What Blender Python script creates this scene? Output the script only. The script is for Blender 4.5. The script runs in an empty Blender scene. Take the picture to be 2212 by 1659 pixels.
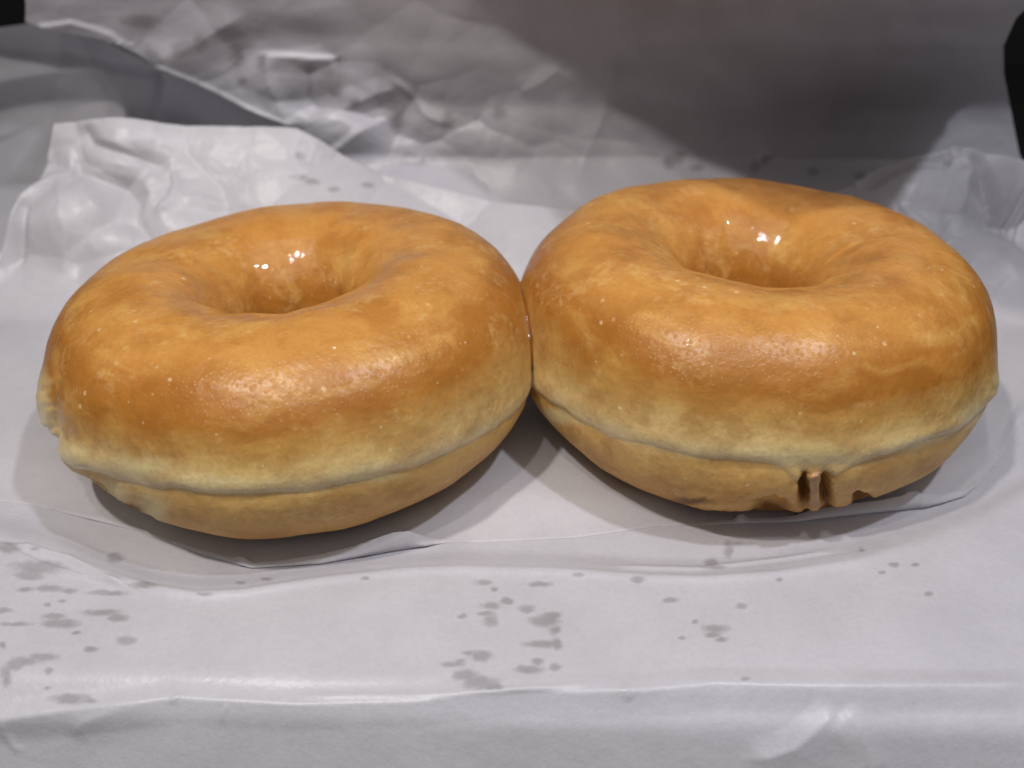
import bpy, math, random
import numpy as np
from math import sin, cos, pi, radians

# ------------------------------------------------------------------ scene / camera
# one unit is one centimetre
S = bpy.context.scene
S.unit_settings.system = 'METRIC'
S.unit_settings.scale_length = 0.01
COL = S.collection

F = 2000.0                        # focal length for a picture 2212 x 1659
PITCH, DIST, YAW = 0.561, 18.193, 0.018
CP, SP = cos(PITCH), sin(PITCH)
CAM = np.array([0.0, -DIST * CP, DIST * SP + 1.5])
FWD = np.array([-sin(YAW) * CP, cos(YAW) * CP, -SP])
RIGHT = np.array([cos(YAW), sin(YAW), 0.0])
UP = np.cross(RIGHT, FWD)

cam = bpy.data.cameras.new('camera')
co = bpy.data.objects.new('camera', cam)
COL.objects.link(co)
from mathutils import Matrix, Vector
m = Matrix((RIGHT.tolist(), UP.tolist(), (-FWD).tolist())).transposed().to_4x4()
m.translation = Vector(CAM.tolist())
co.matrix_world = m
cam.sensor_width = 36
cam.lens = F / 2212 * 36
cam.clip_start = 0.1
cam.clip_end = 2000
cam.dof.use_dof = True
cam.dof.focus_distance = 15.8
cam.dof.aperture_fstop = 0.16
S.camera = co


def pix(P):
    q = np.asarray(P) - CAM
    d = q @ FWD
    return 1106 + F * (q @ RIGHT) / d, 829.5 - F * (q @ UP) / d, d


def ray(X, Y):
    X, Y = np.broadcast_arrays(np.asarray(X, float), np.asarray(Y, float))
    return FWD + ((X - 1106) / F)[..., None] * RIGHT + ((829.5 - Y) / F)[..., None] * UP


def at_z(X, Y, z):
    d = ray(X, Y)
    return CAM + d * ((z - CAM[2]) / d[..., 2])[..., None]


def at_y(X, Y, y):
    d = ray(X, Y)
    return CAM + d * ((y - CAM[1]) / d[..., 1])[..., None]


# ------------------------------------------------------------------ noise
_rs = np.random.RandomState(7)
_perm = _rs.permutation(512)
_ga = _rs.uniform(0, 2 * pi, 512)


def perlin(x, y, seed=0):
    x = np.asarray(x, float); y = np.asarray(y, float)
    xi = np.floor(x).astype(int); yi = np.floor(y).astype(int)
    xf = x - xi; yf = y - yi
    def g(ix, iy):
        h = _perm[(_perm[(ix + seed * 17) % 512] + iy + seed * 91) % 512]
        return np.cos(_ga[h]), np.sin(_ga[h])
    u = xf ** 3 * (xf * (xf * 6 - 15) + 10)
    v = yf ** 3 * (yf * (yf * 6 - 15) + 10)
    def d(ix, iy, fx, fy):
        a, b = g(ix, iy)
        return a * fx + b * fy
    n00 = d(xi, yi, xf, yf); n10 = d(xi + 1, yi, xf - 1, yf)
    n01 = d(xi, yi + 1, xf, yf - 1); n11 = d(xi + 1, yi + 1, xf - 1, yf - 1)
    return (n00 * (1 - u) + n10 * u) * (1 - v) + (n01 * (1 - u) + n11 * u) * v


def fbm(x, y, seed=0, o=3):
    r = 0; a = 1
    for i in range(o):
        r = r + a * perlin(x * 2 ** i, y * 2 ** i, seed + i)
        a *= .5
    return r


def crumple(x, y, seed=0, o=3):
    """paper folds: sharp ridges between nearly flat facets"""
    wx = x + .5 * perlin(x * .7, y * .7, seed + 5); wy = y + .5 * perlin(x * .7, y * .7, seed + 6)
    r = 0; a = 1
    for i in range(o):
        r = r - a * np.abs(perlin(wx * 1.9 ** i, wy * 1.9 ** i, seed + 10 + i))
        a *= .45
    return r


def faceted(X, Y, x0, x1, y0, y1, n, slope, k, seed):
    """paper crushed into flat facets that meet in crisp creases"""
    q = np.random.RandomState(seed)
    best = np.full(X.shape, -1e9)
    for i in range(n):
        px_, py_ = q.uniform(x0, x1), q.uniform(y0, y1)
        gx_, gy_ = q.normal(0, slope), q.normal(0, slope)
        dx, dy = X - px_, (Y - py_) * 1.2
        best = np.maximum(best, gx_ * dx + gy_ * dy - k * (dx * dx + dy * dy))
    return best


def smooth(a, b, x):
    t = np.clip((x - a) / (b - a), 0, 1)
    return t * t * (3 - 2 * t)


def pline(pts):
    a = np.array(pts, float)
    return lambda x: np.interp(x, a[:, 0], a[:, 1])


def seg_dist(X, Y, pts):
    """distance to a polyline, signed side, and progress 0..1 along it"""
    best = np.full(X.shape, 1e9); side = np.zeros(X.shape); prog = np.zeros(X.shape)
    n = len(pts) - 1
    for i in range(n):
        ax, ay = pts[i]; bx, by = pts[i + 1]
        dx, dy = bx - ax, by - ay
        L2 = dx * dx + dy * dy
        t = np.clip(((X - ax) * dx + (Y - ay) * dy) / L2, 0, 1)
        ex = X - ax - t * dx; ey = Y - ay - t * dy
        d = np.hypot(ex, ey)
        k = d < best
        best = np.where(k, d, best)
        side = np.where(k, np.sign(dx * ey - dy * ex), side)
        prog = np.where(k, (i + t) / n, prog)
    return best, side, prog


def fold(X, Y, pts, amp, wa, wb, ends=.15):
    """tent-shaped fold: width wa on one side of the line and wb on the other"""
    d, s, p = seg_dist(X, Y, pts)
    w = np.where(s > 0, wa, wb)
    e = smooth(0, ends, p) * smooth(0, ends, 1 - p)
    t = np.clip(1 - d / w, 0, 1)
    return amp * e * (t ** 1.4)


def inside(X, Y, poly):
    r = np.zeros(X.shape, bool)
    n = len(poly)
    for i in range(n):
        x0, y0 = poly[i]; x1, y1 = poly[(i + 1) % n]
        c = ((y0 > Y) != (y1 > Y)) & (X < (x1 - x0) * (Y - y0) / (y1 - y0 + 1e-9) + x0)
        r ^= c
    return r


# ------------------------------------------------------------------ object helpers
def tag(o, label=None, cat=None, group=None, kind=None):
    if label: o['label'] = label
    if cat: o['category'] = cat
    if group: o['group'] = group
    if kind: o['kind'] = kind
    return o


def mesh_obj(name, V, Fc, mat, parent=None, attrs=None, loc=None, smooth_=True):
    me = bpy.data.meshes.new(name)
    V = np.asarray(V, dtype=np.float32).reshape(-1, 3)
    Fc = np.asarray(Fc, dtype=np.int32)
    me.vertices.add(len(V)); me.vertices.foreach_set('co', V.ravel())
    k = Fc.shape[1]
    me.loops.add(Fc.size); me.loops.foreach_set('vertex_index', Fc.ravel())
    me.polygons.add(len(Fc))
    me.polygons.foreach_set('loop_start', np.arange(len(Fc), dtype=np.int32) * k)
    me.polygons.foreach_set('loop_total', np.full(len(Fc), k, dtype=np.int32))
    me.polygons.foreach_set('use_smooth', np.full(len(Fc), smooth_, dtype=bool))
    me.update(calc_edges=True)
    for n, a in (attrs or {}).items():
        a = np.asarray(a, dtype=np.float32)
        if a.ndim == 1 or a.shape[-1] != 3:
            at = me.attributes.new(n, 'FLOAT', 'POINT'); at.data.foreach_set('value', a.ravel())
        else:
            at = me.attributes.new(n, 'FLOAT_VECTOR', 'POINT'); at.data.foreach_set('vector', a.ravel())
    me.materials.append(mat)
    me.validate()
    o = bpy.data.objects.new(name, me)
    COL.objects.link(o)
    if parent: o.parent = parent
    if loc is not None: o.location = loc
    return o


def grid_faces(n, mm, wrap_n=False, wrap_m=False, flip=False):
    a = np.arange(n * mm).reshape(n, mm)
    if wrap_n: a = np.vstack([a, a[:1]])
    if wrap_m: a = np.hstack([a, a[:, :1]])
    q = np.stack([a[:-1, :-1], a[1:, :-1], a[1:, 1:], a[:-1, 1:]], -1).reshape(-1, 4)
    return q[:, ::-1] if flip else q


# ------------------------------------------------------------------ node helpers
class NT:
    def __init__(s, name):
        s.m = bpy.data.materials.new(name); s.m.use_nodes = True
        s.t = s.m.node_tree; s.t.nodes.clear()
        s.out = s.n('ShaderNodeOutputMaterial')
    def n(s, t, **k):
        nd = s.t.nodes.new(t)
        for a, v in k.items():
            if a.startswith('_'):
                continue
            setattr(nd, a, v)
        return nd
    def l(s, a, b): s.t.links.new(a, b)
    def val(s, sock, v):
        if hasattr(v, 'is_output'): s.l(v, sock)
        else: sock.default_value = v
    def math(s, op, a, b=0.0, c=0.0, clamp=False):
        nd = s.n('ShaderNodeMath', operation=op, use_clamp=clamp)
        s.val(nd.inputs[0], a); s.val(nd.inputs[1], b); s.val(nd.inputs[2], c)
        return nd.outputs[0]
    def vmath(s, op, a, b=(0, 0, 0)):
        nd = s.n('ShaderNodeVectorMath', operation=op)
        s.val(nd.inputs[0], a); s.val(nd.inputs[1], b)
        return nd.outputs[0]
    def noise(s, vec, scale, detail=3, rough=.55, dist=0):
        nd = s.n('ShaderNodeTexNoise')
        s.l(vec, nd.inputs['Vector'])
        nd.inputs['Scale'].default_value = scale; nd.inputs['Detail'].default_value = detail
        nd.inputs['Roughness'].default_value = rough; nd.inputs['Distortion'].default_value = dist
        return nd.outputs[0]
    def voro(s, vec, scale, feature='F1', rnd=1):
        nd = s.n('ShaderNodeTexVoronoi', feature=feature)
        s.l(vec, nd.inputs['Vector']); nd.inputs['Scale'].default_value = scale
        nd.inputs['Randomness'].default_value = rnd
        return nd
    def ss(s, x, a, b, lo=0., hi=1.):
        nd = s.n('ShaderNodeMapRange', interpolation_type='SMOOTHSTEP')
        s.val(nd.inputs[0], x)
        for i, v in enumerate((a, b, lo, hi)): nd.inputs[i + 1].default_value = v
        return nd.outputs[0]
    def mix(s, f, a, b, mode='MIX'):
        nd = s.n('ShaderNodeMix', data_type='RGBA', blend_type=mode)
        s.val(nd.inputs[0], f)
        for i, v in ((6, a), (7, b)):
            if hasattr(v, 'is_output'): s.l(v, nd.inputs[i])
            else: nd.inputs[i].default_value = (*v, 1)
        return nd.outputs[2]
    def ramp(s, f, stops):
        nd = s.n('ShaderNodeValToRGB'); s.l(f, nd.inputs[0])
        e = nd.color_ramp.elements
        while len(e) < len(stops): e.new(.5)
        for i, (p, c) in enumerate(stops): e[i].position = p; e[i].color = (*c, 1)
        return nd.outputs[0]
    def attr(s, name):
        nd = s.n('ShaderNodeAttribute', attribute_name=name)
        return nd
    def bump(s, h, strength, dist, normal=None):
        nd = s.n('ShaderNodeBump'); s.l(h, nd.inputs['Height'])
        nd.inputs['Strength'].default_value = strength; nd.inputs['Distance'].default_value = dist
        if normal: s.l(normal, nd.inputs['Normal'])
        return nd.outputs[0]
    def bsdf(s, **k):
        nd = s.n('ShaderNodeBsdfPrincipled')
        for a, v in k.items():
            a = a.replace('_', ' ')
            if hasattr(v, 'is_output'): s.l(v, nd.inputs[a])
            elif isinstance(v, tuple) and len(v) == 3 and a in ('Base Color', 'Coat Tint'): nd.inputs[a].default_value = (*v, 1)
            else: nd.inputs[a].default_value = v
        return nd


# ------------------------------------------------------------------ materials
def glaze_mat(name, glazed=True):
    t = NT(name)
    ob = t.n('ShaderNodeTexCoord').outputs['Object']
    ring = t.attr('ring').outputs['Vector']
    pool = t.attr('pool').outputs['Fac']            # smooth pooled glaze round the hole, grainy sugar outside
    hgt = t.attr('height').outputs['Fac']           # height above the base line of the ring, 0..1 = base..top
    lum = t.noise(ob, .55, 3, .6)
    streak = t.noise(ring, 1.0, 4, .6, .6)
    h = t.math('ADD', hgt, t.math('MULTIPLY', t.math('SUBTRACT', lum, .5), .10))
    h = t.math('ADD', h, t.math('MULTIPLY', t.math('SUBTRACT', streak, .5), .13))
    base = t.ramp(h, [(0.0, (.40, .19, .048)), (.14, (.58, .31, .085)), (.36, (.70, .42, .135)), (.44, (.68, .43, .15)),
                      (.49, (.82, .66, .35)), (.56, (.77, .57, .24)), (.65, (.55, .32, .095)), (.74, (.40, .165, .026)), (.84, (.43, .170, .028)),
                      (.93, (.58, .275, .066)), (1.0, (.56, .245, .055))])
    tone = t.ss(t.noise(ob, 1.1, 4, .65), .38, .66)
    base = t.mix(t.math('MULTIPLY', tone, .50), base, t.mix(.85, base, (.30, .10, .012)))
    st = t.ss(streak, .5, .75)
    base = t.mix(t.math('MULTIPLY', st, .38), base, (.74, .46, .13))
    base = t.mix(t.math('MULTIPLY', t.attr('bare').outputs['Fac'], .9), base, (.74, .60, .30))
    base = t.mix(t.math('MULTIPLY', t.attr('rim').outputs['Fac'], .45), base, (.84, .67, .38))
    # cloudy sugar film and pin-head crystals
    film = t.math('MULTIPLY', t.ss(t.noise(ob, 1.3, 6, .7, .6), .50, .66), t.ss(t.noise(ob, 7, 4, .65), .40, .60))
    base = t.mix(t.math('MULTIPLY', film, .26 if glazed else .40), base, (.82, .58, .27))
    v = t.voro(ob, 5.5)
    v2 = t.voro(ob, 2.6)
    rare = t.ss(t.noise(ob, 1.4, 2, .6), .56, .64)
    dots = t.math('MULTIPLY', t.ss(v.outputs['Distance'], .06, .18, 1, 0), rare)
    big = t.math('MULTIPLY', t.ss(t.math('ADD', v2.outputs['Distance'], t.math('MULTIPLY', t.noise(ob, 12, 2), .12)), .12, .20, 1, 0), t.ss(t.noise(ob, .9, 2), .54, .62))
    base = t.mix(t.math('MULTIPLY', t.math('MAXIMUM', dots, big), .42), base, (.92, .74, .46))
    fine = t.noise(ob, 13, 4, .75)
    base = t.mix(t.math('MULTIPLY', t.ss(fine, .42, .70), .24), base, t.mix(.8, base, (.30, .11, .015)))
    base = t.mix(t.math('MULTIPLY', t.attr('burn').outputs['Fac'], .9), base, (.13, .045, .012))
    wav = t.noise(ob, 3.2, 2, .6)
    n2 = t.bump(t.math('ADD', wav, t.math('MULTIPLY', t.noise(ob, 14, 2, .6), .16)), .28, .10)
    grain = t.voro(ob, 11)
    gr = t.math('MULTIPLY', t.ss(grain.outputs['Distance'], .1, .45, 1, 0), t.math('SUBTRACT', 1, pool))
    nco = t.bump(t.noise(ob, 5.5, 2, .5), .30, .055)
    ncoat = t.bump(gr, .30, .03, nco)
    n3 = t.bump(v.outputs['Distance'], -.12, .02, n2)
    rough = t.math('ADD', .34, t.math('MULTIPLY', t.ss(t.noise(ob, 2.4, 4, .7), .35, .7), .25)) if glazed else .55
    b = t.bsdf(Base_Color=base, Roughness=rough, Subsurface_Weight=.22, Subsurface_Scale=.22,
               Subsurface_Radius=(1.0, .42, .12), Specular_IOR_Level=t.math('SUBTRACT', .33, t.math('MULTIPLY', pool, .2)), Normal=n3,
               Specular_Tint=(1, .80, .5, 1), Coat_Weight=t.math('ADD', .42, t.math('ADD', t.math('MULTIPLY', pool, .5), t.math('MULTIPLY', dots, .8)), clamp=True) if glazed else .10, Coat_Roughness=t.math('MAXIMUM', t.math('SUBTRACT', .33, t.math('ADD', t.math('MULTIPLY', pool, .30), t.math('MULTIPLY', dots, .25))), .03), Coat_Normal=ncoat)
    t.l(b.outputs[0], t.out.inputs[0])
    return t.m


def sugar_mat(name, col, coat=.5, rough=.4):
    t = NT(name)
    ob = t.n('ShaderNodeTexCoord').outputs['Object']
    n = t.noise(ob, 6, 4, .6)
    c = t.mix(t.ss(n, .3, .7), col, tuple(x * .72 for x in col))
    b = t.bsdf(Base_Color=c, Roughness=rough, Subsurface_Weight=.35, Subsurface_Scale=.15, Subsurface_Radius=(1, .5, .2),
               Coat_Weight=coat, Coat_Roughness=.12, Normal=t.bump(t.noise(ob, 9, 3), .4, .05))
    t.l(b.outputs[0], t.out.inputs[0])
    return t.m


def paper_mat(name, col, stain=True):
    t = NT(name)
    ob = t.n('ShaderNodeTexCoord').outputs['Object']
    fine = t.noise(ob, 11, 5, .8)
    cloud = t.noise(ob, .8, 4, .6)
    base = t.mix(t.ss(cloud, .3, .7), col, tuple(x * .93 for x in col))
    base = t.mix(t.math('MULTIPLY', t.ss(fine, .38, .66), .22), base, tuple(x * .72 for x in col))
    rough = t.math('ADD', .36, t.math('MULTIPLY', fine, .14))
    if stain:
        at = t.attr('stain').outputs['Fac']
        k = t.math('ADD', at, t.math('MULTIPLY', t.math('SUBTRACT', t.noise(ob, 7, 3, .6), .5), .55))
        k = t.ss(k, .20, .75)
        base = t.mix(t.math('MULTIPLY', k, t.math('ADD', .26, t.math('MULTIPLY', cloud, .6))), base, (.245, .225, .235))
        rough = t.math('SUBTRACT', rough, t.math('MULTIPLY', k, .1))
    n1 = t.bump(t.math('ADD', t.noise(ob, 3.5, 3, .65), t.math('MULTIPLY', t.noise(ob, 18, 2, .6), .25)), .38, .035)
    b = t.bsdf(Base_Color=base, Roughness=rough, Specular_IOR_Level=.4, Normal=n1,
               Coat_Weight=.18, Coat_Roughness=.28, Coat_Normal=n1)
    tr = t.n('ShaderNodeBsdfTranslucent'); tr.inputs[0].default_value = (*[x * .8 for x in col], 1)
    mx = t.n('ShaderNodeMixShader'); mx.inputs[0].default_value = .14
    t.l(b.outputs[0], mx.inputs[1]); t.l(tr.outputs[0], mx.inputs[2])
    t.l(mx.outputs[0], t.out.inputs[0])
    return t.m


def plain_mat(name, col, rough=.6):
    t = NT(name)
    ob = t.n('ShaderNodeTexCoord').outputs['Object']
    c = t.mix(t.noise(ob, .6, 4), col, tuple(x * .6 for x in col))
    b = t.bsdf(Base_Color=c, Roughness=rough)
    t.l(b.outputs[0], t.out.inputs[0])
    return t.m


M_GLAZE = glaze_mat('sugar_glaze')
M_DOUGH = glaze_mat('fried_dough', False)
M_SUGAR = sugar_mat('white_glaze', (.80, .60, .36))
M_CRUMB = sugar_mat('pale_crumb', (.72, .56, .24), .15, .6)
M_DRIP = sugar_mat('tan_glaze', (.46, .25, .09), .15, .5)
M_SYRUP = sugar_mat('amber_glaze', (.24, .075, .010), .9, .15)
M_PAPER = paper_mat('waxed_paper', (.60, .588, .63))
M_LINER = paper_mat('waxed_tissue', (.62, .60, .63))
M_TABLE = plain_mat('black_table', (.006, .006, .007), .7)

# ------------------------------------------------------------------ doughnuts
NU, NV = 560, 230
u = np.linspace(0, 2 * pi, NU, endpoint=False)


def pw(c, p): return np.sign(c) * np.abs(c) ** p


def ring_profile(R, ah, av, v, inner=1.0):
    """section of the ring: v = angle, 0 outside, pi/2 top"""
    c, s = pw(np.cos(v), .92), pw(np.sin(v), .90)
    r = ah * c
    z = av * (1 + s)
    low = np.clip((av - z) / av, 0, 1)
    r = np.where(c < 0, r * inner, r) * (1 - .06 * low ** 2)
    z = np.where(z < .16, .16 - (.16 - z) * .25, z) - .115
    return R + r, z


class Ring:
    def __init__(s, spec, seed, dents=(), rotz=0):
        s.R, s.ah, s.av, s.cx, s.cy, s.tx, s.ty = spec
        s.seed = seed; s.dents = dents
        s.inner = .86 if s.cx < 0 else .99
    def surf(s, U, V, off=0.):
        """points of the surface in the doughnut's own space"""
        du = .10 * perlin(np.cos(U) * 1.3 + 9, np.sin(U) * 1.3, s.seed) + .05 * perlin(np.cos(U) * 3 + 9, np.sin(U) * 3, s.seed + 3)
        dv = .05 * perlin(np.cos(U) * 1.6 + 3, np.sin(U) * 1.6 + V * .1, s.seed + 4)
        r, z = ring_profile(s.R, s.ah, s.av, V, s.inner)
        e = 1e-3
        r2, z2 = ring_profile(s.R, s.ah, s.av, V + e, s.inner)
        tr, tz = (r2 - r) / e, (z2 - z) / e
        L = np.hypot(tr, tz) + 1e-9
        nr, nz = tz / L, -tr / L
        zr = z / (2 * s.av)
        out = smooth(s.R, s.R + 1, r)
        # soft waist where the two fried halves meet, rising and falling round the ring
        waist = .45 - s.sink(U) + .03 * perlin(np.cos(U) * 2 + 1, np.sin(U) * 2, s.seed + 8)
        d = -.028 * np.exp(-((zr - waist) / .035) ** 2) * out + .022 * np.exp(-((zr - waist - .085) / .05) ** 2) * out
        d = d + du * .9 + dv
        # slack folds running round and across the crust
        d = d + .035 * fbm(np.cos(U) * r * .55 + 20, np.sin(U) * r * .55 + V * .6, s.seed + 11, 4)
        hole = smooth(s.R - .2, s.R - 1.3, r)
        d = d + .05 * hole * perlin(U * 3.2, V * 1.2, s.seed + 15)
        topz = smooth(.75, 1.0, zr)
        d = d - .04 * topz * (1 - out) * (perlin(U * 2.2 + 5, V * 2, s.seed + 16))
        r = r + nr * (d + off); z = z + nz * (d + off)
        x = r * np.cos(U); y = r * np.sin(U)
        c, q = cos(s.tx), sin(s.tx); zc = z - s.av
        y, zc = c * y - q * zc, q * y + c * zc
        c, q = cos(s.ty), sin(s.ty)
        x, zc = c * x + q * zc, -q * x + c * zc
        P = np.stack([x, y, zc + s.av], -1)
        N = np.stack([nr * np.cos(U), nr * np.sin(U), nz], -1)
        if s.dents:
            X, Y, D = pix(P + np.array([s.cx, s.cy, 0]))
            X, Y = X + 9 * perlin(X / 16, Y / 16, 31), Y + 9 * perlin(X / 16, Y / 16, 32)
            facing = ((P + np.array([s.cx, s.cy, 0]) - CAM) * N).sum(-1) < 4
            front = facing & (r > s.R + .5)
            for (x0, y0, rx, ry, amt, p) in s.dents:
                g = np.exp(-(np.abs((X - x0) / rx) ** p + np.abs((Y - y0) / ry) ** p)) * front
                P = P + N * (amt * g)[..., None]
        return P, zr
    def sink(s, U):
        """how far the pale seam dips on the side that touches the neighbour"""
        c = 0 if s.cx < 0 else pi
        d = (U - c + pi) % (2 * pi) - pi
        c2 = radians(215) if s.cx < 0 else radians(320)
        e = (U - c2 + pi) % (2 * pi) - pi
        return .13 * np.exp(-(d / .85) ** 2) + .05 * np.exp(-(e / .4) ** 2) * (s.cx < 0)
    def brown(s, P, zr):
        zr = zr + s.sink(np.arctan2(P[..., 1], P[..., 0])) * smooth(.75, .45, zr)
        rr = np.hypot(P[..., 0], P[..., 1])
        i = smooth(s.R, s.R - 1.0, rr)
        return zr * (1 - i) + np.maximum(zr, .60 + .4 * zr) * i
    def pool(s, P, k):
        rr = np.hypot(P[..., 0], P[..., 1]) + .5 * perlin(P[..., 0] * .9, P[..., 1] * .9, k)
        return smooth(s.R + .5, s.R - .3, rr)
    def ringvec(s, U, V):
        return np.stack([np.cos(U) * 2.6, np.sin(U) * 2.6, V * 2.6], -1)


BARE = [(84, 900, 26, 100), (150, 990, 42, 34), (240, 1075, 40, 40), (330, 1100, 34, 46), (300, 1010, 90, 24), (2168, 850, 26, 70), (2110, 900, 46, 24),
        (1200, 900, 60, 20), (1740, 985, 90, 26), (470, 1040, 120, 14), (790, 1030, 90, 14)]


def bare(P, ring, k):
    """patches where the crust is torn or was never browned"""
    Q = P + np.array([ring.cx, ring.cy, 0])
    X, Y, D = pix(Q)
    near_ = P[..., 1] < 1.5
    X = X + 22 * perlin(X / 40, Y / 30, 21); Y = Y + 14 * perlin(X / 40, Y / 30, 22)
    b_ = np.zeros(X.shape)
    for (x, y, a_, c_) in BARE:
        b_ = np.maximum(b_, np.clip(1.3 - np.hypot((X - x) / a_, (Y - y) / c_), 0, 1))
    return b_ * near_


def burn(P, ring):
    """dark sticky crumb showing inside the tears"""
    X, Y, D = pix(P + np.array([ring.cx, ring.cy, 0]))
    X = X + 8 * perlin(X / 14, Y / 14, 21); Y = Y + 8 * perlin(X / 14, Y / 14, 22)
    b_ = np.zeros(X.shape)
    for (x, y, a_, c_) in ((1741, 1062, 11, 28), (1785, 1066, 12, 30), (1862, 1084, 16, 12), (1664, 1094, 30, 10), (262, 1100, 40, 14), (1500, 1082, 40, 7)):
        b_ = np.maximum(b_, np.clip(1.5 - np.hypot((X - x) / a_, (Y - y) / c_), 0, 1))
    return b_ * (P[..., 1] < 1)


def build_doughnut(ring, edge, label, seed):
    root = bpy.data.objects.new('glazed_doughnut', None)
    COL.objects.link(root)
    root.location = (ring.cx, ring.cy, 0)
    tag(root, label, 'doughnut', 'glazed doughnuts lying side by side on the paper')
    v = np.linspace(-pi, pi, NV, endpoint=False)
    U, V = np.meshgrid(u, v, indexing='ij')
    P, zr = ring.surf(U, V)
    P[..., 2] = np.maximum(P[..., 2], .012)
    mesh_obj('dough', P, grid_faces(NU, NV, True, True), M_DOUGH, root,
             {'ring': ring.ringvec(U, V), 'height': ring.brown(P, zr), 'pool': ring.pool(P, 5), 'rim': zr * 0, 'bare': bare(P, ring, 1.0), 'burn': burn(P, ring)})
    # glaze: shell over the crust from deep in the hole to a ragged edge on the outside
    n = 200
    vin = pi + .35 + .12 * perlin(np.cos(u) * 3, np.sin(u) * 3, seed + 30)
    ve = edge(u)
    tt = np.linspace(0, 1, n)
    V2 = ve[:, None] + (vin - ve)[:, None] * tt[None, :]
    U2 = np.repeat(u[:, None], n, 1)
    arc = (tt * 4.6)[None, :] * np.ones_like(U2)
    lip = smooth(0, .10, arc)
    th = -.02 + .034 * lip + .016 * np.exp(-((arc - .12) / .07) ** 2)
    th = th * (1 - smooth(.96, 1, tt))[None, :] - .02 * smooth(.96, 1, tt)[None, :]
    P2, zr2 = ring.surf(U2, V2, th)
    g = mesh_obj('glaze', P2, grid_faces(NU, n, True, False), M_GLAZE, root,
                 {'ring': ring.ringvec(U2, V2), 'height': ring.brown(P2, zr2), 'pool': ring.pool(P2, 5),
                  'rim': smooth(.30, .04, arc) * np.repeat((.55 + 1.6 * perlin(np.cos(u) * 7, np.sin(u) * 7, seed + 33)).clip(0, 1)[:, None], n, 1), 'bare': bare(P2, ring, 1.0), 'burn': burn(P2, ring)})
    return root


SP1 = (2.726, 1.978, 1.965, -4.535, .66, -.022, -.048)
SP2 = (2.884, 1.852, 2.075, 4.45, 1.56, -.011, .019)
r1 = Ring(SP1, 40, dents=[
    (88, 880, 26, 70, .15, 2.2), (150, 990, 40, 34, .10, 2.5), (215, 1060, 55, 34, -.12, 2), (290, 1110, 40, 30, -.10, 2),
    (120, 930, 10, 60, -.10, 2)])
r2 = Ring(SP2, 60, dents=[
    (1741, 1064, 9, 26, -1.0, 2), (1785, 1066, 10, 28, -1.0, 2), (1664, 1094, 34, 16, -.30, 2.5), (1862, 1085, 13, 13, -.55, 2), (1600, 1060, 60, 30, .06, 2), (1545, 1085, 50, 14, .08, 2),
    (2162, 855, 30, 55, .09, 2)])


def edge1(a):
    z = .455 - r1.sink(a) + .040 * perlin(np.cos(a) * 2.4, np.sin(a) * 2.4, 3) + .034 * perlin(np.cos(a) * 8, np.sin(a) * 9, 5) + .010 * perlin(np.cos(a) * 24, np.sin(a) * 24, 6)
    q = 2 * z - 1
    return np.arcsin(np.clip(np.sign(q) * np.abs(q) ** (1 / .9), -1, 1))


def edge2(a):
    z = .465 - r2.sink(a) + .036 * perlin(np.cos(a) * 2.2, np.sin(a) * 2.2, 13) + .030 * perlin(np.cos(a) * 7, np.sin(a) * 8, 15) + .008 * perlin(np.cos(a) * 24, np.sin(a) * 24, 6)
    d = np.degrees(np.mod(a, 2 * pi)) - A_DRIP
    z = z - .12 * np.exp(-(np.abs(d) / 6.0) ** 1.3) + .03 * np.exp(-((d - 22) / 12) ** 2)
    q = 2 * z - 1
    return np.arcsin(np.clip(np.sign(q) * np.abs(q) ** (1 / .9), -1, 1))


def azimuth(ring, X, Y):
    U, V = np.meshgrid(u, np.linspace(-pi / 2, pi / 2, 60), indexing='ij')
    P, _ = ring.surf(U, V)
    P = P + np.array([ring.cx, ring.cy, 0])
    x, y, d = pix(P)
    e = np.hypot(x - X, y - Y) + 1.2 * (d - d.min())
    i = np.unravel_index(e.argmin(), e.shape)
    return U[i], V[i], P[i]


A_DRIP = math.degrees(azimuth(r2, 1750, 1025)[0])
u1 = Ring(SP1, 40); u2 = Ring(SP2, 60)
d1 = build_doughnut(r1, edge1, 'glazed ring doughnut on the left, with a torn pale patch on its outer left side', 70)
d2 = build_doughnut(r2, edge2, 'glazed ring doughnut on the right with a glaze drip over notches at its base', 90)


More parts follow.
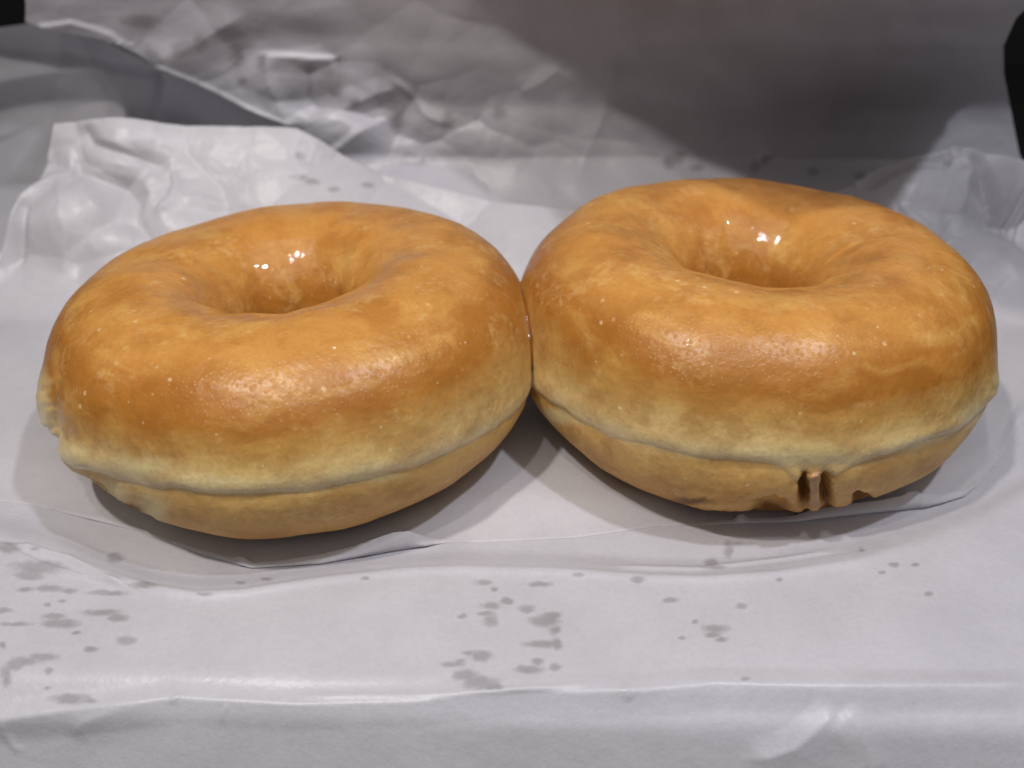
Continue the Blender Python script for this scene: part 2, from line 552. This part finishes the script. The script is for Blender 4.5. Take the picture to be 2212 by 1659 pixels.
def lump(name, parent, ring, pts, mat, seed, label=None, flat=.5, res=(26, 16), lift=0.):
    """irregular blob laid along picture points on the doughnut's surface: pts = (X, Y, radius)"""
    C = np.array([azimuth(ring, p[0], p[1])[2] for p in pts]) - np.array([ring.cx, ring.cy, 0])
    Rr = np.array([p[2] for p in pts])
    w = CAM - np.array([ring.cx, ring.cy, 0]) - C
    C = C + w / np.linalg.norm(w, axis=1)[:, None] * (.05 + lift)
    n, k = res
    t = np.linspace(0, 1, n)
    src = np.linspace(0, 1, len(pts))
    ctr = np.stack([np.interp(t, src, C[:, i]) for i in range(3)], -1)
    rad = np.interp(t, src, Rr) * np.sqrt(np.clip(1 - (2 * t - 1) ** 8, 0, 1))
    T = np.gradient(ctr, axis=0); T /= np.linalg.norm(T, axis=1)[:, None] + 1e-9
    out = ctr * np.array([1, 1, 0]); out /= np.linalg.norm(out, axis=1)[:, None]
    B = np.cross(T, out); B /= np.linalg.norm(B, axis=1)[:, None] + 1e-9
    O = np.cross(B, T)
    a = np.linspace(0, 2 * pi, k, endpoint=False)
    A, TT = np.meshgrid(a, t)
    rr = rad[:, None] * (1 + .35 * perlin(np.cos(A) * 1.5 + TT * 5, np.sin(A) * 1.5 + TT * 3, seed))
    P = ctr[:, None] + B[:, None] * (np.cos(A) * rr)[..., None] + O[:, None] * (np.sin(A) * rr * flat)[..., None]
    o = mesh_obj(name, P, grid_faces(n, k, False, True), mat, parent)
    if label: o['label'] = label
    return o


lump('glaze_drip', d2, u2, [(1754, 1018, .16), (1757, 1034, .10), (1760, 1052, .075), (1761, 1072, .08), (1759, 1093, .12)], M_DRIP, 3,
     'tan glaze drip hanging between two dark notches', .8, lift=-.06)
# amber glaze gluing the two rings where they touch (it came off the right-hand ring)
lump('glaze_seam', d2, u2, [(1119, 605, .03), (1126, 640, .06), (1133, 680, .05), (1140, 730, .11), (1145, 760, .12), (1148, 800, .04)], M_SYRUP, 31,
     'amber glaze seam sticking to the neighbouring doughnut', .9, (40, 18), lift=.12)

# ------------------------------------------------------------------ papers
SPOTS = []
for (x, y, a, b) in [(35,225,40,18),(150,228,15,5),(500,265,30,14),(170,310,90,22),(130,345,50,14),(110,405,30,8),(215,400,50,10),(300,410,28,8),
    (460,420,65,8),(620,385,40,10),(880,425,28,7),(440,505,70,10),(510,525,30,14),(230,520,40,10),(260,550,60,15),(60,555,60,6),(20,495,25,8),
    (330,592,15,5),(545,625,33,15),(390,663,25,7),(10,645,10,10),(190,698,50,12),(110,715,50,14),(60,730,30,16),(25,780,18,34),(210,755,15,12),
    (300,875,60,18),(390,885,22,8),(205,828,15,6),(205,470,12,5),(265,455,12,4),(1560,258,35,8),(1575,355,15,5),(1150,360,20,5),(1040,375,15,5),
    (2085,375,30,9),(2135,403,12,6),(2120,475,30,12),(2100,508,28,7),(2120,540,25,18),(1995,522,15,8),(2080,692,38,17),(2020,680,18,5),
    (1950,728,40,8),(1990,715,15,8),(2010,775,40,20),(2070,805,60,22),(2130,825,35,10),(2190,455,20,10)]:
    SPOTS.append((x * .5, y * .5 + 1071, a * .5, b * .5))
for (x, y, a, b) in [(120,382,45,8),(290,342,22,6),(545,360,25,10),(685,450,25,8),(65,490,25,14),(140,540,50,18),(185,580,20,15),(170,520,30,12),
    (130,640,60,12),(195,640,15,20),(110,715,20,10),(75,750,50,12),(185,740,20,12),(790,545,10,6),(880,575,42,14),(865,600,25,8),(905,622,18,6),
    (735,615,12,5),(990,475,18,9),(1155,362,12,6),(1650,297,15,6),(1745,297,12,5),(1600,330,12,6),(1800,423,15,8),(935,230,14,30),(985,212,50,6),
    (1170,228,35,8),(860,290,25,14),(870,308,45,5),(1510,235,10,5),(1010,790,15,4)]:
    SPOTS.append((x * .5 + 1106, y * .5 + 1071, a * .5, b * .5))
for (x, y, a, b) in [(1020,250,25,35),(1340,290,22,18),(1440,350,45,35),(1445,400,20,12),(1050,350,15,12),(1530,445,20,15),(1715,525,25,28),
    (1935,515,22,25),(1790,690,55,20),(1295,672,18,12),(1290,765,30,8),(1350,785,25,8),(600,90,60,20),(790,210,40,26),(860,190,26,30),
    (1590,800,20,8),(2160,490,25,20),(1440,820,20,8)]:
    SPOTS.append((x * .5, y * .5, a * .5, b * .5))
for (x, y, a, b) in [(715,680,25,20),(800,725,25,12),(1505,762,18,12),(1090,690,15,20),(1050,720,15,20),(680,700,20,25),(1300,740,20,15)]:
    SPOTS.append((x * .5 + 1106, y * .5, a * .5, b * .5))


def stains(P, keep=lambda s: True):
    X, Y, d = pix(P)
    st = np.zeros(X.shape)
    wx = X + 5 * perlin(X / 18, Y / 12, 3); wy = Y + 3 * perlin(X / 18, Y / 12, 4)
    for (x, y, a, b) in SPOTS:
        if not keep((x, y)): continue
        a, b = a * 1.15 + 1, b * 1.15 + 1
        k = (np.abs(X - x) < 3 * a + 6) & (np.abs(Y - y) < 3 * b + 6)
        if not k.any(): continue
        q = np.hypot((wx[k] - x) / a, (wy[k] - y) / b)
        st[k] = np.maximum(st[k], 1 - .5 * q)
    return np.clip(st, 0, 1)


# --- the big sheet: foreground slope, flat, and the wall it makes behind
prof = [(-9.6, -8.5), (-8.5, -5.2), (-7.7, -3.0), (-7.0, -1.3), (-6.5, -.32), (-6.0, .02), (-5.2, .06), (-4, .05), (0, .05), (6, .05), (8.5, .15), (10.4, .7),
        (12.0, 2.0), (12.9, 3.6), (13.1, 5.5), (12.9, 7.5), (12.3, 9.6), (11.4, 11.5)]
pa = np.array(prof)
seg = np.r_[0, np.cumsum(np.hypot(*np.diff(pa, axis=0).T))]
NS, NT_ = 600, 700
# more rows where the picture is near
tq = np.linspace(0, seg[-1], 4000)
yy = np.interp(tq, seg, pa[:, 0]); zz = np.interp(tq, seg, pa[:, 1])
ker = np.hanning(61); ker /= ker.sum()
def sm(a):
    p = np.r_[np.linspace(a[0] - 30 * (a[1] - a[0]), a[0], 30, endpoint=False), a, np.linspace(a[-1], a[-1] + 30 * (a[-1] - a[-2]), 31)[1:]]
    return np.convolve(p, ker, 'valid')
yy, zz = sm(yy), sm(zz)
dens = np.where(yy < -3, 2.2, np.where(yy < 7, .35, 1.6))
cum = np.cumsum(dens); cum = (cum - cum[0]) / (cum[-1] - cum[0])
tr = np.interp(np.linspace(0, 1, NT_), cum, np.arange(4000))
y0 = np.interp(tr, np.arange(4000), yy); z0 = np.interp(tr, np.arange(4000), zz)
ny_, nz_ = -np.gradient(z0), np.gradient(y0)
L = np.hypot(ny_, nz_); ny_, nz_ = ny_ / L, nz_ / L
Xc, Yc, Dc = pix(np.stack([y0 * 0, y0, z0], -1))
xr_pix = pline([(-400, 2260), (0, 2232), (40, 2192), (100, 2166), (160, 2168), (250, 2186), (330, 2203), (400, 2228), (520, 2400), (5000, 2400)])(Yc)
xl_pix = pline([(-400, 60), (0, 34), (50, 24), (80, 0), (130, -300), (300, -700), (5000, -700)])(Yc)
xr = (xr_pix - 1106) * Dc / F + y0 * 0.018; xl = (xl_pix - 1106) * Dc / F + y0 * .018
s = np.linspace(0, 1, NS)
x0 = xl[:, None] + (xr - xl)[:, None] * s[None, :]
Y0 = np.repeat(y0[:, None], NS, 1); Z0 = np.repeat(z0[:, None], NS, 1)
P = np.stack([x0, Y0, Z0], -1)
X, Y, D = pix(P)
h = np.zeros(X.shape)
near = smooth(-2.5, -4.2, Y0)
wall = smooth(8, 11, Y0)
# trough under the doughnuts
cv = pline([(-300, 1100), (0, 1150), (120, 1180), (250, 1238), (330, 1262), (420, 1276), (520, 1272), (700, 1245), (880, 1225), (1000, 1220), (1200, 1225),
            (1400, 1240), (1520, 1243), (1680, 1232), (1850, 1205), (2000, 1165), (2130, 1120), (2212, 1075), (2500, 960)])(X)
h -= .22 * smooth(cv + 6, cv - 60, Y)
h += .05 * np.exp(-((Y - cv - 8) / 9) ** 2) * near
# soft second step above that at the right
c2 = cv - 28 + 6 * perlin(X / 160, X * 0, 3)
h += .05 * fold(X, Y, [(1300, 1218), (1500, 1222), (1800, 1180), (2212, 1060)], 1, 10, 16)
h += fold(X, Y, [(-40, 1182), (60, 1180), (150, 1206), (260, 1260), (330, 1290)], .06, 18, 8)
h += fold(X, Y, [(-40, 1160), (80, 1215), (170, 1240), (290, 1262)], .05, 10, 10)
# foreground: ridge line, its knots and the folds below it
h += fold(X, Y, [(-60, 1560), (180, 1530), (380, 1508), (640, 1522), (900, 1515), (1010, 1502), (1140, 1488), (1225, 1496), (1400, 1492), (1540, 1480), (1800, 1486), (2260, 1480)], .10, 60, 40, .02)
h += fold(X, Y, [(600, 1504), (900, 1500), (1120, 1490), (1300, 1478)], .035, 10, 8)
h += fold(X, Y, [(150, 1600), (180, 1560), (270, 1530), (400, 1505)], .05, 70, 40, .3)
h += fold(X, Y, [(13, 1540), (12, 1580), (30, 1612), (60, 1630)], .02, 14, 16, .3)
h += fold(X, Y, [(370, 1520), (388, 1505), (396, 1498)], .03, 8, 8)
h += fold(X, Y, [(478, 1560), (484, 1540), (496, 1520)], .025, 7, 7)
h += fold(X, Y, [(1350, 1480), (1352, 1500), (1362, 1512)], .025, 16, 16)
h += fold(X, Y, [(1590, 1640), (1660, 1632), (1720, 1610), (1780, 1560), (1812, 1530)], .09, 110, 50, .25)
h += fold(X, Y, [(1815, 1530), (1850, 1570), (1872, 1620), (1890, 1690)], .05, 60, 50, .2)
h += fold(X, Y, [(1600, 1395), (1700, 1425), (1850, 1460)], .012, 60, 40)
h += near * (1 - .9 * smooth(cv + 40, cv - 20, Y)) * (.07 * fbm(P[..., 0] * .22, Y0 * .3, 50, 2) + .012 * crumple(P[..., 0] * .5, Y0 * .6, 60, 3))
# the wall: general crumple and the named folds
wx, wy = X / 60, Y / 60
fade = np.exp(-((X - 820) / 520) ** 2)
h += wall * (.28 * fbm(X / 420, Y / 300, 80, 3) + .05 * crumple(X / 170, Y / 150, 90, 3))
crm = np.exp(-(((X - 830) / 330) ** 2 + ((Y - 250 - (X - 830) * .12) / 95) ** 2))
h += wall * crm * .9 * (faceted(X, Y, 480, 1250, 80, 420, 55, .0048, .00006, 11) - .1)
h += wall * .36 * (faceted(X, Y, 150, 2212, -100, 480, 50, .0016, .00002, 12) - .1) * smooth(1900, 1300, X)
h += wall * crm * .08 * (crumple(X / 75, Y / 60, 110, 4) + .4)
h += wall * (fold(X, Y, [(640, 268), (720, 235), (800, 200), (870, 170)], .14, 40, 40)
             + fold(X, Y, [(700, 335), (740, 312), (790, 272), (840, 240)], .16, 44, 16)
             + fold(X, Y, [(575, 102), (640, 104), (740, 112)], .14, 40, 10, .08)
             + fold(X, Y, [(582, 100), (590, 160), (620, 240), (640, 270)], .10, 40, 26)
             + fold(X, Y, [(350, 126), (400, 100), (460, 70), (560, 10)], .14, 60, 60)
             + fold(X, Y, [(850, 150), (890, 190), (930, 240), (980, 262)], .10, 14, 14)
             + fold(X, Y, [(1120, 185), (1170, 160), (1210, 120)], .09, 50, 40)
             + fold(X, Y, [(1600, 400), (1650, 350), (1690, 320)], .08, 20, 20)
             + fold(X, Y, [(1230, 420), (1300, 250), (1330, 100)], .10, 50, 50))
# recess at the upper left: the paper folds back under its own edge
edge_ = [(-300, 60), (60, 28), (130, 52), (250, 72), (350, 126), (480, 196), (560, 236), (648, 274)]
poly = edge_ + [(900, 1100), (-2500, 1100), (-2500, 60)]
dd, sd, pg = seg_dist(X, Y, edge_)
inr = inside(X, Y, poly)
ea = np.array(edge_, float)
run = np.clip(Y - np.interp(X, ea[:, 0], ea[:, 1]), 0, 300) / 66.0          # centimetres below the edge
crx = 352 - (Y - 128) * .62
dep = run * 1.15 + .25 * smooth(0, .1, run) + .40 * np.clip((crx - X) / 100, 0, 3.5) * smooth(0, 1, run) - .34 * np.clip(1 - np.abs(X - crx) / 40, 0, 1)
dep *= smooth(1080, 560, Y)
rec = np.where(inr, dep, 0)
h += wall * fold(X, Y, [(110, 46), (190, 34), (270, 60), (350, 122), (480, 190), (560, 232), (646, 270)], .10, 60, 8, .04) * (1 - inr)
# forward roll of the wall at the upper right: it leans out over itself
ln = pline([(900, -120), (1150, -160), (1300, -90), (1500, -30), (1700, 15), (1900, 35), (2212, 30)])(X)
over = np.clip((ln - Y) / 140, -1.9, 3)
P = P + np.stack([h * 0, h * ny_[:, None] + rec, h * nz_[:, None]], -1)
lean = (over + 1.9).clip(0) ** 2 * smooth(900, 2000, X) * wall
P[..., 1] -= .15 * lean
# unseen curl added above the picture: a low roof to shade the wall
up_ = np.clip(P[..., 2] - 7.4, 0, 9)
P[..., 1] -= up_ * (.15 + .68 * smooth(-5, 9, P[..., 0]))
P[..., 2] -= up_ * .62
P[..., 1] -= wall * np.clip(P[..., 2] - 2.0, 0, 9) * (.38 + .10 * smooth(500, 1500, X + .8 * Y)) * smooth(1.2, .3, rec)
X2, Y2, D2 = pix(P[:, -1])
want = pline([(-900, 2300), (-60, 2262), (0, 2232), (40, 2190), (100, 2164), (160, 2166), (250, 2184), (330, 2200), (400, 2226), (520, 2420), (5000, 2420)])(Y2)
rt = (want - 1106) / (X2 - 1106)
kx = smooth(.55, 1, s)[None, :]
P[..., 0] *= 1 + (rt[:, None] - 1) * kx
big = mesh_obj('wax_paper', P, grid_faces(NT_, NS), M_PAPER, None,
               {'stain': stains(P)})
tag(big, 'large greasy white wax paper, spotted in the foreground and rising as the wall behind', 'wax paper')

# --- the liner the doughnuts sit on: torn front lip, flat middle, crumpled back edge
NS2, NR = 620, 420
s = np.linspace(0, 1, NS2)
X0 = -800 + s * 3140
X5 = 112 + s * 2300
Ef = pline([(-400, 1060), (-50, 1078), (75, 1090), (200, 1112), (300, 1140), (370, 1165), (440, 1188), (500, 1204), (522, 1201), (545, 1215), (600, 1211), (700, 1195),
            (760, 1180), (820, 1160), (850, 1150), (885, 1147), (910, 1156), (940, 1164), (975, 1166), (1100, 1168), (1250, 1160), (1420, 1133),
            (1520, 1127), (1585, 1122), (1596, 1110), (1606, 1110), (1618, 1120), (1690, 1117), (1720, 1112), (1750, 1101), (1800, 1092), (1900, 1080), (1950, 1070), (1962, 1062),
            (1983, 1060), (1990, 1067), (2040, 1066), (2080, 1058), (2120, 1035), (2160, 985), (2190, 930), (2260, 850), (2500, 700)])
Bf = pline([(-400, 1066), (-50, 1079), (75, 1092), (300, 1146), (440, 1196), (545, 1226), (700, 1216), (850, 1190), (960, 1172), (1100, 1169.5), (1250, 1161.5), (1420, 1136), (1600, 1130), (1720, 1126), (1850, 1112),
            (2000, 1096), (2080, 1072), (2120, 1040), (2160, 988), (2190, 932), (2260, 852), (2500, 710)])
rag = 1.3 * perlin(X0 / 7, X0 * 0, 9) + .8 * perlin(X0 / 3, X0 * 0, 19)
PB = at_z(X0, Bf(X0), -.165)
dq = ray(X0, Ef(X0) + rag)
lipd = (Bf(X0) - Ef(X0))
PE = at_y(X0, Ef(X0) + rag, PB[:, 1] + .06)
Bk = pline([(0, 262), (115, 264), (250, 262), (400, 268), (560, 272), (640, 274), (700, 300), (760, 330), (850, 368), (960, 402), (1130, 440), (1300, 462), (1500, 470),
            (1700, 450), (1830, 405), (1900, 374), (2000, 338), (2070, 310), (2120, 318), (2212, 336), (2500, 380)])
yb = pline([(0, 9.3), (640, 10.0), (850, 9.8), (1130, 9.2), (1700, 9.3), (2070, 10), (2500, 10)])(X5)
PK = at_y(X5, Bk(X5) + .8 * perlin(X5 / 9, X5 * 0, 4), yb)
rows = []
nl = 26
for i in range(nl):                       # the lip, curling up from the fold at its foot
    q = 1 - i / (nl - 1)
    w = np.full(NS2, q)
    p = PB + (PE - PB) * w[:, None]
    p[:, 1] -= .10 * np.sin(pi * q) * np.clip(lipd / 20, 0, 1)
    rows.append(p)
nb = NR - nl
ys = np.linspace(0, 1, nb + 1)[1:]
ys = ys * .55 + .45 * ys ** .8
for q in ys:
    y = PB[:, 1] + (PK[:, 1] - PB[:, 1]) * q
    x = PB[:, 0] + (PK[:, 0] - PB[:, 0]) * q
    tq_ = np.clip((y - 5.2) / (yb - 5.2), 0, 1)
    z = (PK[:, 2]) * tq_ ** 1.5 - .165 * (1 - smooth(0, 1.2, y - PB[:, 1]))
    rows.append(np.stack([x, y, z], -1))
P = np.array(rows)
X, Y, D = pix(P)
gy, gx = np.gradient(P, axis=0), np.gradient(P, axis=1)
N = np.cross(gx, gy); N /= np.linalg.norm(N, axis=-1)[..., None] + 1e-9
N[N[..., 2] < 0] *= -1
h = np.zeros(X.shape)
h += fold(X, Y, [(150, 372), (230, 372), (320, 392), (378, 372)], .16, 40, 50, .3)
h += fold(X, Y, [(172, 370), (195, 430), (250, 490)], .16, 46, 30, .3)
h += fold(X, Y, [(300, 372), (330, 420), (312, 460), (300, 500)], .14, 34, 34, .3)
h += fold(X, Y, [(372, 366), (380, 400), (372, 430), (330, 480)], .12, 12, 24, .2)
h += fold(X, Y, [(385, 430), (430, 426), (500, 445)], .05, 24, 14, .3)
h += fold(X, Y, [(176, 265), (205, 310), (250, 330), (330, 352), (372, 368)], -.18, 30, 26, .15)
h += fold(X, Y, [(200, 300), (260, 320), (320, 345)], .10, 16, 16, .3)
h += fold(X, Y, [(-30, 620), (20, 500), (60, 425), (120, 378), (170, 370)], .34, 34, 70, .1)
h += fold(X, Y, [(120, 378), (150, 440), (160, 520), (130, 600)], .16, 60, 40, .2)
h += fold(X, Y, [(70, 430), (60, 500), (30, 580)], -.16, 22, 18, .2)
h += fold(X, Y, [(1840, 408), (1900, 376), (2000, 345), (2068, 312)], .14, 22, 34, .05)
h += fold(X, Y, [(1850, 420), (1930, 372), (2010, 352), (2062, 345)], -.30, 26, 30, .15)
h += fold(X, Y, [(2072, 312), (2130, 345), (2180, 400), (2230, 450)], -.26, 26, 20, .1)
h += fold(X, Y, [(2072, 312), (2100, 360), (2100, 420), (2060, 480)], .24, 60, 50, .2)
h += fold(X, Y, [(1930, 450), (2010, 500), (2090, 515)], .14, 26, 12, .2)
h += fold(X, Y, [(2130, 560), (2180, 620), (2240, 640)], .10, 50, 40, .2)
bk = smooth(4.5, 7.5, P[..., 1])
lf = smooth(480, 250, X) * smooth(640, 480, Y)
h += bk * (.05 * crumple(X / 110, Y / 90, 140, 3) + .02)
h += bk * lf * 1.0 * (faceted(X, Y, -60, 560, 230, 640, 30, .0042, .000035, 5) - .12)
h += bk * smooth(1780, 1900, X) * (faceted(X, Y, 1750, 2350, 280, 760, 22, .0034, .00003, 8) - .12)
h += bk * .5 * (faceted(X, Y, 0, 2212, 230, 760, 70, .0018, .00003, 9) - .1)
h += bk * lf * .10 * (crumple(X / 140, Y / 110, 150, 2) + .35)
h += bk * smooth(1800, 2000, X) * .06 * (crumple(X / 130, Y / 100, 160, 3) + .3)
side = smooth(4.8, 7, np.abs(P[..., 0]) + .3) * smooth(-3.5, -2, P[..., 1])
h += .05 * fbm(P[..., 0] * .35, P[..., 1] * .35, 170, 3) * (.35 + .65 * side)
# gentle puckers fanning out from where the weight presses
h += fold(X, Y, [(1180, 1010), (1120, 1080), (1060, 1150)], .03, 60, 60, .3)
rest = np.exp(-((P[..., 0] - SP1[3]) ** 2 + (P[..., 1] - SP1[4]) ** 2) / 3.9 ** 2 * 1.0) + np.exp(-((P[..., 0] - SP2[3]) ** 2 + (P[..., 1] - SP2[4]) ** 2) / 3.9 ** 2)
h *= np.clip(1 - rest * .6, 0, 1)
h[:nl] = 0
h[nl:] *= np.clip(np.arange(NR - nl) / 25.0, 0, 1)[:, None]
P = P + N * h[..., None]
# keep the sheet under the rings
for q in (SP1, SP2):
    rr_ = np.hypot(P[..., 0] - q[3], P[..., 1] - q[4])
    P[nl:, :, 2] = np.where(rr_[nl:] < 3.6, np.minimum(P[nl:, :, 2], .0), P[nl:, :, 2])
liner = mesh_obj('liner_sheet', P, grid_faces(NR, NS2, flip=False), M_LINER, None,
                 {'stain': stains(P, lambda q: q[1] < 420)})
tag(liner, 'white waxed tissue sheet with a torn curling front edge, lying under both doughnuts', 'paper sheet')

# the torn tissue gets a visible thickness at its edge
for o_, th_ in ((liner, .014),):
    md = o_.modifiers.new('thickness', 'SOLIDIFY'); md.thickness = th_; md.offset = 0

# --- dark surface everything stands on
V = [(-90, -60, -6.2), (90, -60, -6.2), (90, 120, -6.2), (-90, 120, -6.2)]
tb = mesh_obj('tabletop', V, [(0, 1, 2, 3)], M_TABLE, None)
tag(tb, 'black tabletop showing as dark corners beyond the paper', None, None, 'structure')
V = [(-150, 60, -6.2), (150, 60, -6.2), (150, 60, 90), (-150, 60, 90)]
tb = mesh_obj('background_wall', V, [(0, 1, 2, 3)], M_TABLE, None)
tag(tb, 'dark wall far behind the paper', None, None, 'structure')

# ------------------------------------------------------------------ light
def lamp(name, loc, size, power, col, aim=(0, 2, 0)):
    l = bpy.data.lights.new(name, 'AREA'); l.shape = 'DISK'; l.size = size; l.energy = power; l.color = col
    o = bpy.data.objects.new(name, l); COL.objects.link(o); o.location = loc
    o.rotation_euler = (Vector(aim) - Vector(loc)).to_track_quat('-Z', 'Y').to_euler()
    return o

K = .80
lamp('ceiling_or_fill_lamp', (-14, -16, 42), 2.0, 15500 * K, (1, .95, .90))
lamp('ceiling_or_fill_lamp', (-6.5, -19, 44), 1.6, 5200 * K, (1, .95, .90))
lamp('ceiling_or_fill_lamp', (15, -12, 43), 2.0, 13500 * K, (.88, .91, 1.0))
lamp('ceiling_or_fill_lamp', (2, -30, 66), 95, 33000 * K, (1, .96, .93))  # broad soft fill, added to lighten the lip and the front sides
W = bpy.data.worlds.new('World'); S.world = W; W.use_nodes = True
W.node_tree.nodes['Background'].inputs[0].default_value = (.9, .92, 1, 1)
W.node_tree.nodes['Background'].inputs[1].default_value = .07

S.view_settings.view_transform = 'Standard'
S.view_settings.look = 'None'
S.view_settings.exposure = -.46
S.view_settings.gamma = 1
S.render.engine = 'CYCLES'
S.cycles.max_bounces = 5
S.cycles.diffuse_bounces = 3
S.cycles.transmission_bounces = 3
